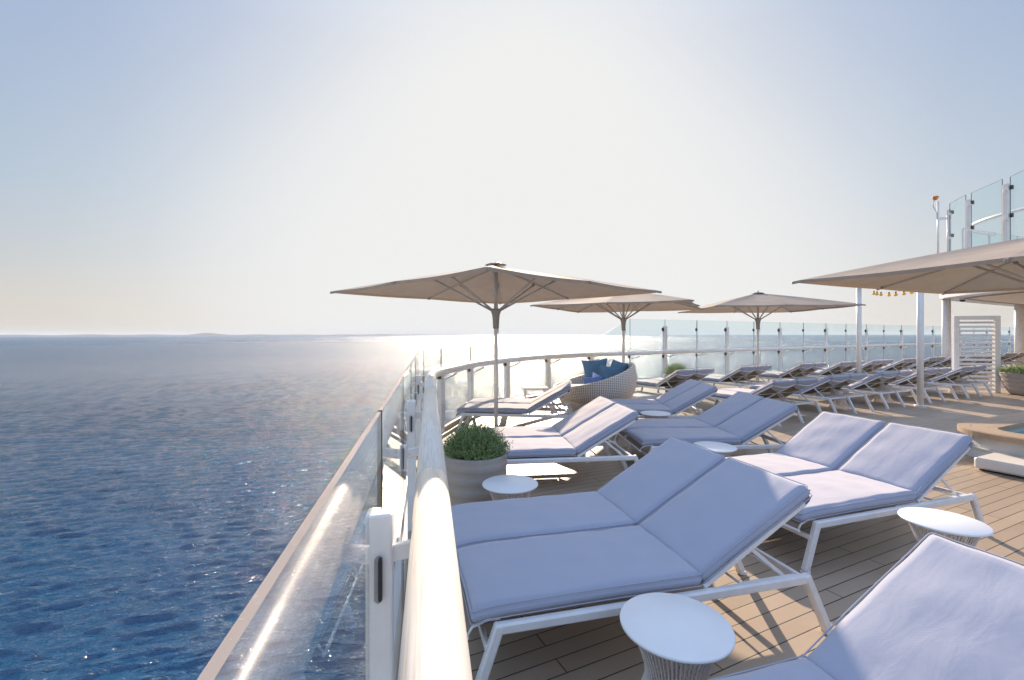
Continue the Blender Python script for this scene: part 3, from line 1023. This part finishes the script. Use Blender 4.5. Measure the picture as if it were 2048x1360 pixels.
# ---------------------------------------------------------------- side tables
def make_table():
    root = empty('side_table', (0, 0, 0))
    m = MB()
    m.lathe([(0, .430), (.224, .430), (.2285, .427), (.230, .422), (.2285, .417), (.222, .415), (0, .415)], 64)
    m.build('table_top', MTOP, root)
    m = MB()
    n = 60
    def rad(z):
        f = z/.41
        return .118+.067*abs((f-.5)*2)**1.35 if f > .5 else .118+.085*abs((f-.5)*2)**1.35
    for k in range(n):
        a = 2*math.pi*k/n; tw = .0
        pts_ = []
        for i in range(8):
            z = .012+i/7*.40
            r = rad(z)+.0012*math.sin(k*7.1)
            pts_.append((r*math.cos(a+tw*i), r*math.sin(a+tw*i), z))
        m.tube(pts_, .0042, 5, caps=False)
    m.build('rope_base', MROPE, root)
    m = MB()
    for z, rr in ((.012, rad(.012)), (.408, rad(.408)), (.21, rad(.21)-.006)):
        m.tube([(rr*math.cos(2*math.pi*k/32), rr*math.sin(2*math.pi*k/32), z) for k in range(33)], .0065, 6, caps=False)
    m.build('ring', MROPE, root)
    return root
tproto = make_table()
TZ = .43
tabs = [(gp(1350, 1245, TZ), 'nearest round white table, standing beside the front blue lounger'),
        (gp(1886, 1041, TZ), 'sunlit round white table at right, partly behind the nearest backrest'),
        (gp(1020, 965.6, TZ), 'round white table directly right of the front shrub planter'),
        (gp(1428, 892.5, TZ), 'round white table just behind the backrest of the front blue lounger'),
        (gp(1311, 826, TZ), 'small round white table beside the shaded blue lounger farther back'),
        (Vector((7.3, 10.15, 0)), 'rope based table glimpsed below the second backrest of the middle row'),
        (Vector((9.05, 11.1, 0)), 'rope based table glimpsed below the third backrest of the middle row, near thicker pole'),
        (Vector((12.5, 12.75, 0)), 'rope based table glimpsed at the foot of the louvred screen, left side'),
        (Vector((15.2, 14.3, 0)), 'rope based table behind the louvred screen post beside the right planter')]
for i, (p, lb) in enumerate(tabs):
    o = tproto if i == 0 else copy_tree(tproto)
    o.location = (p.x, p.y, 0); o.rotation_euler = (0, 0, i*.7)
    tag(o, lb, 'side table', 'round rope based side tables')

# ---------------------------------------------------------------- planters
def bush_mesh(rad, hgt, n, seed, leaf=.012):
    rnd = random.Random(seed); m = MB()
    for s_ in range(n):
        a = rnd.uniform(0, 2*math.pi)
        ph = math.acos(rnd.uniform(.02, 1))             # from vertical
        rr = rnd.uniform(.55, 1.0)**.6
        if rnd.random() < .12: rr *= 1.10
        d = Vector((math.sin(ph)*math.cos(a), math.sin(ph)*math.sin(a), math.cos(ph)))
        tip = Vector((d.x*rad*rr, d.y*rad*rr, d.z*hgt*rr+.01))
        tip += Vector((rnd.gauss(0, .012), rnd.gauss(0, .012), rnd.gauss(0, .012)))
        dirv = (d+Vector((0, 0, .55))).normalized()
        L_ = rnd.uniform(.07, .13)*rad/.3
        base = tip-dirv*L_
        side = dirv.cross(Vector((rnd.uniform(-1, 1), rnd.uniform(-1, 1), rnd.uniform(-1, 1)))).normalized()
        sd2 = dirv.cross(side)
        m.add([base-side*.0012, base+side*.0012, tip], [(0, 1, 2)], 1)
        nl = 9
        for k in range(nl):
            f = (k+.5)/nl; p = base.lerp(tip, f)
            if p.z < .055 and math.hypot(p.x, p.y) > rad*.80: continue
            if p.z < .0: continue
            an = k*2.4+rnd.uniform(-.3, .3)
            o = (side*math.cos(an)+sd2*math.sin(an))
            ld = (o*.8+dirv*.7).normalized()
            lw = dirv.cross(o)
            s2 = leaf*rnd.uniform(.8, 1.3)*rad/.3
            m.add([p-lw*s2*.10, p+ld*s2*.6-lw*s2*.36, p+ld*s2*1.25, p+ld*s2*.6+lw*s2*.36], [(0, 1, 2, 3)], 0)
    return m
MSTEM = simple('brown_stem', (.10, .06, .035), .8)
def planter(loc, rt, rb, hgt, bell, label, seed, n, bh):
    root = empty('planter', loc, seed, label, 'planter', 'planters with clipped green shrubs')
    m = MB()
    prof = [(0, .002), (rb, .002)]
    for i in range(1, 41):
        f = i/40
        r = rb+(rt-rb)*(f**bell)
        band = (f*5) % 1.0
        r += .006*(1 if band < .5 else 0)*(1 if f < .98 else 0)
        prof.append((r, f*hgt))
    prof += [(rt-.012, hgt+.004), (rt-.03, hgt), (rt-.035, hgt-.05), (rt-.04, hgt-.06)]
    m.lathe(prof, 48)
    m.build('pot', MPOT, root)
    m = MB(); m.lathe([(rt-.03, hgt-.055), (0, hgt-.05)], 32); m.build('soil', MSOIL, root)
    b = bush_mesh(rt*1.16, bh, n, seed).build('shrub', [MLEAF, MSTEM], root)
    b.location = (0, 0, hgt-.04)
    return root
planter((-.341, 4.25, 0), .294, .262, .55, .7, 'taupe banded planter with dense green shrub beside the handrail, next to a round table', 3, 2600, .31)
planter((4.25, 11.75, 0), .30, .26, .62, .7, 'distant planter whose green shrub shows behind the first backrests by the railing', 5, 900, .36)
planter((14.05, 12.3, 0), .62, .37, .60, .55, 'wide rippled grey planter with low green shrub at the right edge', 9, 1900, .24)

# ---------------------------------------------------------------- wicker daybed
db = empty('wicker_daybed', (1.70, 9.45, 0), R(0), 'round woven wicker daybed with high curved back by the railing', 'daybed')
m = MB(); N = 72; K = 22
def shell(inset):
    vs_ = []; uv_ = []
    for i in range(K+1):
        t = i/K
        for k in range(N+1):
            a = 2*math.pi*k/N
            zr = .80+.24*math.cos(a)+.02*math.cos(2*a)
            z = .02+(zr-.02)*t
            zz = min(z/.72, 1.0)
            r = .50+.36*math.sin(zz*math.pi/2)-.05*max(0, z-.8)/.25
            crease = .035*math.exp(-((z-(.24-.12*math.cos(a)))/.03)**2)
            r -= crease+inset
            vs_.append((r*math.cos(a), r*math.sin(a)*.95, z)); uv_.append((k/N, t*zr))
    return vs_, uv_
vo, uo = shell(0); vi, ui = shell(.035)
fo = [(i*(N+1)+k, i*(N+1)+k+1, (i+1)*(N+1)+k+1, (i+1)*(N+1)+k) for i in range(K) for k in range(N)]
fi = [tuple(reversed(f_)) for f_ in fo]
m.add(vo, fo, 0, True); m.add(vi, fi, 0, True)
nb_ = len(vo)
top_o = [K*(N+1)+k for k in range(N)]
m.f += [(K*(N+1)+k, K*(N+1)+k+1, nb_+K*(N+1)+k+1, nb_+K*(N+1)+k) for k in range(N)]
m.m += [0]*N; m.sm += [False]*N
so = m.build('shell', MWICK, db)
uvl = so.data.uv_layers.new(name='UVMap')
uva = uo+ui
for lp in so.data.loops: uvl.data[lp.index].uv = uva[lp.vertex_index]
m = MB(); m.lathe([(0, .42), (.66, .42), (.76, .46), (.78, .52), (.74, .57), (0, .58)], 48, sy=.95); m.build('seat_cushion', MCUSH, db)

def pillow(name, loc, rot, w_, h_, t_, mat_, label):
    m = MB(); n = 16; vs_ = []; ix = {}
    for s_ in (1, -1):
        for i in range(n+1):
            for j in range(n+1):
                u = i/n*2-1; v = j/n*2-1
                pin = 1-.13*(1-u*u)*abs(v)**2-.0
                pin2 = 1-.13*(1-v*v)*abs(u)**2
                z = s_*t_/2*((1-u**4)*(1-v**4))**.5
                z += .006*math.sin(u*5+v*3)*(1-u*u)*(1-v*v)
                ix[(s_, i, j)] = len(vs_); vs_.append((u*w_/2*pin2, v*h_/2*pin, z))
    fs = []
    for i in range(n):
        for j in range(n):
            fs.append((ix[(1, i, j)], ix[(1, i+1, j)], ix[(1, i+1, j+1)], ix[(1, i, j+1)]))
            fs.append((ix[(-1, i, j)], ix[(-1, i, j+1)], ix[(-1, i+1, j+1)], ix[(-1, i+1, j)]))
    m.add(vs_, fs, 0, True)
    o = m.build(name, mat_)
    o.location = loc; o.rotation_euler = rot
    return tag(o, label, 'pillow', 'pillows on the wicker daybed')
pillow('pillow', (1.83, 9.95, .86), (R(78), R(-4), R(8)), .60, .52, .16, MTEAL, 'teal blue pillow with peaked corners at the back left of the wicker daybed')
pillow('pillow', (2.03, 9.36, .79), (R(72), R(8), R(20)), .54, .46, .18, MTEAL, 'teal blue pillow leaning in front on the right of the wicker daybed')
pillow('pillow', (2.26, 9.75, .89), (R(70), R(10), R(-50)), .42, .42, .16, MTEAL, 'teal blue pillow tucked at the far right rim of the daybed')
pillow('pillow', (1.64, 9.15, .66), (R(64), R(-6), R(-8)), .42, .32, .12, MNAVY, 'bright blue small pillow lying lowest at the front of the daybed')
pillow('pillow', (1.76, 9.35, .71), (R(60), R(25), R(10)), .30, .28, .10, MPALE, 'pale patterned little pillow between the blue ones on the daybed')

# ---------------------------------------------------------------- low platform and bench
m = MB(); m.box((3.15, 11.35, .09), (.85, .85, .18), R(28), bev=.015)
tag(m.build('low_platform', MW), 'low white square platform on the deck behind the wicker daybed', 'platform')
b = empty('low_bench', (.56, 11.0, 0), R(4), 'low pale bench by the railing behind the bleached lounger', 'bench')
m = MB(); m.box((0, 0, .36), (.62, .40, .05), bev=.01); m.build('seat', MCUSH, b)
for x in (-.24, .24):
    for y in (-.14, .14):
        m = MB(); m.bar((x, y, .002), (x, y, .334), .03, .03); m.build('leg', MW2, b)

# ---------------------------------------------------------------- pool
pool = empty('pool', (0, 0, 0), 0, 'raised white pool with tan rounded rim at the right edge of the deck', 'pool')
ax = Vector((math.cos(R(25.5)), math.sin(R(25.5)), 0)); bx_ = Vector((math.sin(R(25.5)), -math.cos(R(25.5)), 0))
def rrect(a0, a1, b0, b1, r, n=14):
    P = []
    for (ca_, cb_, st) in ((a0+r, b0+r, math.pi), (a1-r, b0+r, 1.5*math.pi), (a1-r, b1-r, 0), (a0+r, b1-r, .5*math.pi)):
        for i in range(n+1):
            an = st+i/n*math.pi/2
            q = ax*(ca_+r*math.cos(an))+bx_*(cb_+r*math.sin(an))
            P.append(q)
    return P
A0, A1, B0, B1 = 8.02, 13.5, -3.16, .6
def ring(mb, Po, Pi, z0, z1, mi=0, smooth=False):
    n = len(Po); vs_ = []
    for o_, i_ in zip(Po, Pi): vs_ += [(o_.x, o_.y, z0), (o_.x, o_.y, z1), (i_.x, i_.y, z1), (i_.x, i_.y, z0)]
    fs = []
    for k in range(n):
        j = (k+1) % n
        for c_ in range(4): fs.append((k*4+c_, k*4+(c_+1) % 4, j*4+(c_+1) % 4, j*4+c_))
    mb.add(vs_, fs, mi, smooth)
def coping_mat():
    t = NT('tan_rim_planks')
    n = t.noise(t.coord(scale=(3, 3, 1)), 5, 6)
    return t.set(col=t.ramp(n, [(.3, (.40, .30, .215)), (.7, (.47, .36, .265))]), rough=.5)
MCOP = coping_mat()
m = MB()
def inner(d): return rrect(A0+d, A1-d, B0+d, B1-d, max(.08, .72-d*1.05))
ring(m, inner(0), inner(.035), .300, .366)
ring(m, inner(.038), inner(.135), .302, .370)
ring(m, inner(.139), inner(.31), .302, .370)
ring(m, inner(.314), inner(.355), .302, .370)
ring(m, inner(.359), inner(.40), .30, .370)
m.build('rim', MCOP, pool)
m = MB()
ring(m, inner(.09), inner(.38), .003, .299)
m.build('wall', MPOOLW, pool)
m = MB(); ring(m, inner(.06), inner(.0895), .13, .145); ring(m, inner(.04), inner(.0895), .003, .06); m.build('trim', MPOOLW, pool)
m = MB(); Pi = inner(.3805)
m.add([(p.x, p.y, .02) for p in Pi]+[(p.x, p.y, .301) for p in Pi],
      [(k, k+len(Pi), (k+1) % len(Pi)+len(Pi), (k+1) % len(Pi)) for k in range(len(Pi))])
t = NT('pale_blue_mosaic_tile')
br = t.node('ShaderNodeTexBrick'); t.l.new(t.coord(rot=(R(90), 0, 0)), br.inputs['Vector'])
br.offset = 0; br.inputs['Scale'].default_value = 1
br.inputs['Brick Width'].default_value = .05; br.inputs['Row Height'].default_value = .05; br.inputs['Mortar Size'].default_value = .002
br.inputs['Color1'].default_value = (.42, .56, .60, 1); br.inputs['Color2'].default_value = (.5, .62, .66, 1); br.inputs['Mortar'].default_value = (.7, .72, .72, 1)
t.set(col=br.outputs['Color'], rough=.25)
m.build('tile_lining', t.m, pool)
t = NT('pool_water')
t.set(col=(.10, .34, .40), rough=.05, ior=1.33, normal=t.bump(t.noise(t.coord(), 6, 3), .15, .05))
m = MB(); m.add([(p.x, p.y, .24) for p in inner(.381)], [tuple(range(len(Pi)))]); m.build('water', t.m, pool)
m = MB()
cst = ax*7.46+bx_*(-2.586)
cc = cst+ax*.27+bx_*.28
m.box((cc.x, cc.y, .088), (.54, .56, .13), R(25.5), bev=.02)
m.box((cc.x, cc.y, .015), (.46, .48, .024), R(25.5), mi=1)
tag(m.build('pool_step', [MPOOLW, MDARK]), 'low white rounded step block standing before the raised pool', 'step')

# ---------------------------------------------------------------- poles, lights, roof, screen
def pole(name, loc, r, top, label, group, cat='pole'):
    root = empty(name, loc, 0, label, cat, group)
    m = MB(); m.tube([(0, 0, .004), (0, 0, top)], r, 24); m.build('shaft', MW, root)
    m = MB(); m.lathe([(r+.001, .03), (r+.05, .022), (r+.05, .003)], 24); m.build('base_flange', MW, root)
    return root
pole('pole', (at(1718, 13.6).x, 13.6, 0), .064, 3.08, 'thin white pole rising behind the middle row of loungers', 'white deck poles')
pole('pole', (at(1840.5, 10.45).x, 10.45, 0), .064, 3.08, 'thicker looking white pole standing free on the deck in front of the back row', 'white deck poles')
p1 = at(1718, 13.6, 3.1)
m = MB(); p2 = Vector((at(1840.5, 10.45).x, 10.45, 3.1)); m.bar(p1-(p2-p1).normalized()*.12, p2, .12, .09, .02)
tag(m.build('beam', MW), 'white overhead beam joining the tops of the two free standing poles', 'beam')
sl = empty('string_lights', p1, 0, 'string of amber bulbs hanging between the two white poles', 'string lights')
q2 = at(1840.5, 10.5, 2.74)
bulbs = [1748, 1754, 1762, 1778, 1791.6, 1808, 1823.5]
cp = []
for i in range(25):
    f = i/24
    v = Vector(p1+Vector((0, 0, -.03))).lerp(q2, f); v.z -= .13*math.sin(math.pi*f)
    cp.append(v-Vector(p1))
m = MB(); m.tube(cp, .006, 6); m.build('cable', MDARK, sl)
for px in bulbs:
    best = min(range(24), key=lambda i: abs(((cp[i]+p1).x/(cp[i]+p1).y*F+1024)-px))
    a = cp[best]; b = cp[best+1]
    fa = (a+p1).x/(a+p1).y*F+1024; fb = (b+p1).x/(b+p1).y*F+1024
    v = a.lerp(b, (px-fa)/(fb-fa)) if abs(fb-fa) > .01 else a
    m = MB(); m.tube([v, v-Vector((0, 0, .05))], .016, 8); so = m.build('socket', MDARK, sl)
    m = MB(); m.lathe([(0, -.045), (.018, -.048), (.038, -.072), (.041, -.09), (.028, -.115), (0, -.124)], 12, c=v)
    m.build('bulb', MAMBER, sl)

rf = empty('pergola_roof', (0, 0, 0), 0, 'white curved flat roof carried on round columns at far right', 'roof')
rp = [Vector((16.5, 9.5, 0)), Vector((16.55, 12.5, 0)), Vector((16.6, 14.75, 0)), Vector((16.72, 16.4, 0)), Vector((16.97, 17.4, 0)), Vector((17.5, 18.6, 0)),
      Vector((18.6, 19.5, 0)), Vector((21, 20.9, 0)), Vector((26.3, 23.9, 0)), Vector((34, 28, 0)), Vector((34, 9.5, 0))]
rpc = catmull(rp[:10], 5)+[rp[10]]
m = MB(); m.prism([(p.x, p.y) for p in reversed(rpc)], 3.10, 3.38)
m.build('slab', MW, rf)
m = MB()
ins = [Vector((17.3, 10, 0)), Vector((17.4, 15, 0)), Vector((17.9, 17.6, 0)), Vector((19.2, 18.9, 0)), Vector((26.4, 22.9, 0)), Vector((33, 26, 0)), Vector((33, 10, 0))]
ip = [(p.x, p.y) for p in reversed(catmull(ins[:6], 5)+[ins[6]])]
m.prism(ip, 3.088, 3.096)
m.build('soffit_panel', simple('cream_soffit', (.80, .73, .64), .7), rf)
m = MB(); pp = catmull(ins[:6], 5)
for i in range(len(pp)-1): m.bar((pp[i].x, pp[i].y, 3.07), (pp[i+1].x, pp[i+1].y, 3.07), .07, .03, 0)
m.build('soffit_trim', MBEIGE, rf)
for (px, Y, lb) in ((1892.5, 18.9, 'round white roof column left of the louvred screen'), (2038.5, 22.2, 'round white roof column at the right edge, beyond the louvred screen')):
    pole('column', (at(px, Y).x, Y, 0), .145 if Y < 20 else .17, 3.10, lb, 'round columns of the curved roof', 'column')
cm = empty('dome_camera', (at(1925, 18.3).x, 18.3, 3.085), 0, 'small dome security camera under the curved roof', 'camera')
m = MB(); m.lathe([(.0, -.001), (.12, -.001), (.12, -.05), (0, -.05)], 20); m.build('housing', MW, cm)
m = MB(); m.lathe([(.09, -.051), (.088, -.08), (.06, -.12), (0, -.14)], 20); m.build('dome', MDARK, cm)

sc = empty('louvred_screen', (12.72, 13.05, 0), 0, 'freestanding white louvred privacy screen behind the middle row of loungers', 'screen')
v1 = Vector((13.66, 12.83, 0))-Vector((12.72, 13.05, 0)); rz = math.atan2(v1.y, v1.x); W = v1.length
sc.rotation_euler = (0, 0, rz)
m = MB()
m.box((.0, 0, 1.085), (.13, .12, 2.17), bev=.006); m.box((W, 0, 1.085), (.13, .12, 2.17), bev=.006)
m.box((W/2, 0, 2.115), (W-.134, .12, .11), bev=.004)
m.build('frame', MW, sc)
m = MB()
for k in range(17):
    z = 1.98-k*.118
    m.box((W/2, 0, z), (W-.134, .10, .018), mat=Matrix.Rotation(R(28), 3, 'X'))
m.build('slat_panel', MW, sc)

# ---------------------------------------------------------------- upper deck glass screen
ud = empty('upper_deck', (0, 0, 0), 0, 'small raised deck platform mostly hidden above the right parasol', 'deck platform')
up = [Vector((11.15, 8.5, 0)), Vector((11.15, 10.2, 0)), Vector((11.3, 11.3, 0)), Vector((11.9, 12.3, 0)), Vector((13.4, 12.6, 0))]
m = MB(); m.prism([(p.x+.1, p.y-.05) for p in reversed(up)]+[(16.2, 8.5), (16.2, 12.5)][:0]+[(15.8, 12.6), (15.8, 8.5)][::-1], 3.42, 3.6)
m.build('slab', MW, ud)
us = empty('glass_windscreen', (11.3, 11.3, 3.6), 0, 'tall tinted glass windscreen with white posts up on the right', 'windscreen')
O = Vector((11.3, 11.3, 3.6))
GT = 5.14
def col_at(px, Y): return Vector((at(px, Y).x, Y, 0))
pst = [(col_at(2118, 8.6), .09), (col_at(2013, 10.15), .085), (col_at(1937.5, 11.3), .045), (col_at(1898.5, 12.2), .03)]
for (p, wdt) in pst:
    m = MB(); m.box(Vector((p.x, p.y, (3.6+5.0)/2))-O, (wdt, .10, 1.40), R(12), bev=.01)
    po = m.build('post', MW, us)
    for z in (4.90, 4.28):
        m = MB(); m.box(Vector((p.x+wdt*.4, p.y-.08, z))-O, (.05, .05, .09), R(12), bev=.006); m.build('clamp', MDARK, po)
    for z in (4.86, 4.22):
        m = MB(); m.box(Vector((p.x-wdt*.62, p.y-.05, z))-O, (.06, .06, .07), R(12), bev=.006); m.build('clamp', MW, po)
def glass_quad(a, b, z0, z1, parent, name='glass_panel', mg=MGLASS2):
    t = (b-a).normalized(); n = Vector((t.y, -t.x, 0))*.007
    v = []
    for s_ in (-1, 1):
        v += [a+n*s_+Vector((0, 0, z0)), b+n*s_+Vector((0, 0, z0)), b+n*s_+Vector((0, 0, z1)), a+n*s_+Vector((0, 0, z1))]
    v = [x-O for x in v]
    m = MB(); m.add(v, [(3, 2, 1, 0), (4, 5, 6, 7)], 0); m.add(v, [(0, 4, 5, 1), (1, 5, 6, 2), (2, 6, 7, 3), (3, 7, 4, 0)], 1)
    return m.build(name, [mg, MEDGE], parent)
for (a, b) in (((2130, 8.6), (2021, 10.1)), ((2005, 10.25), (1943, 11.25)), ((1932, 11.4), (1900, 12.15))):
    glass_quad(col_at(*a), col_at(*b), 3.62, GT, us)
m = MB()
hr = [Vector((12.6, 8.6, 4.62)), Vector((12.2, 10.0, 4.6)), Vector((12.1, 11.0, 4.6)), Vector((12.3, 12.0, 4.6)), Vector((13.0, 12.9, 4.6)), Vector((14.2, 13.4, 4.6))]
m.tube([p-O for p in catmull(hr, 5)], .05, 14)
m.build('handrail', MW, us)
fg = [Vector((13.2, 13.3, 0)), Vector((14.6, 13.9, 0)), Vector((16.0, 14.4, 0)), Vector((17.4, 14.8, 0))]
for a, b in zip(fg, fg[1:]): glass_quad(a, b, 3.62, 4.75, us)
for p in fg:
    m = MB(); m.box(Vector((p.x, p.y, 4.15))-O, (.05, .05, 1.12)); m.build('post', MW, us)
ms = empty('beacon_mast', (at(1876.5, 12.5).x, 12.5, 3.6), 0, 'thin white mast with orange beacon beside the upper glass windscreen', 'mast')
m = MB(); m.tube([(0, 0, 0), (0, 0, 1.70)], .026, 10); m.build('shaft', MW, ms)
m = MB(); m.bar((.02, 0, 1.22), (.26, -.1, 1.22), .05, .07); m.build('arm', MW, ms)
m = MB(); m.lathe([(0, 1.74), (.040, 1.74), (.068, 1.805), (.076, 1.82), (.05, 1.84), (0, 1.845)], 20, c=(-.07, 0, 0)); m.build('beacon', MORANGE, ms)
m = MB(); m.tube([(-.08, 0, 1.74), (-.14, 0, 1.68), (-.13, 0, 1.55), (-.03, 0, 1.38), (-.03, 0, 1.2)], .008, 6); m.build('cable', MGREY, ms)
m = MB(); m.tube([(.20, -.06, 0.0), (.20, -.06, 1.30)], .016, 8); m.build('side_rod', MALU, ms)
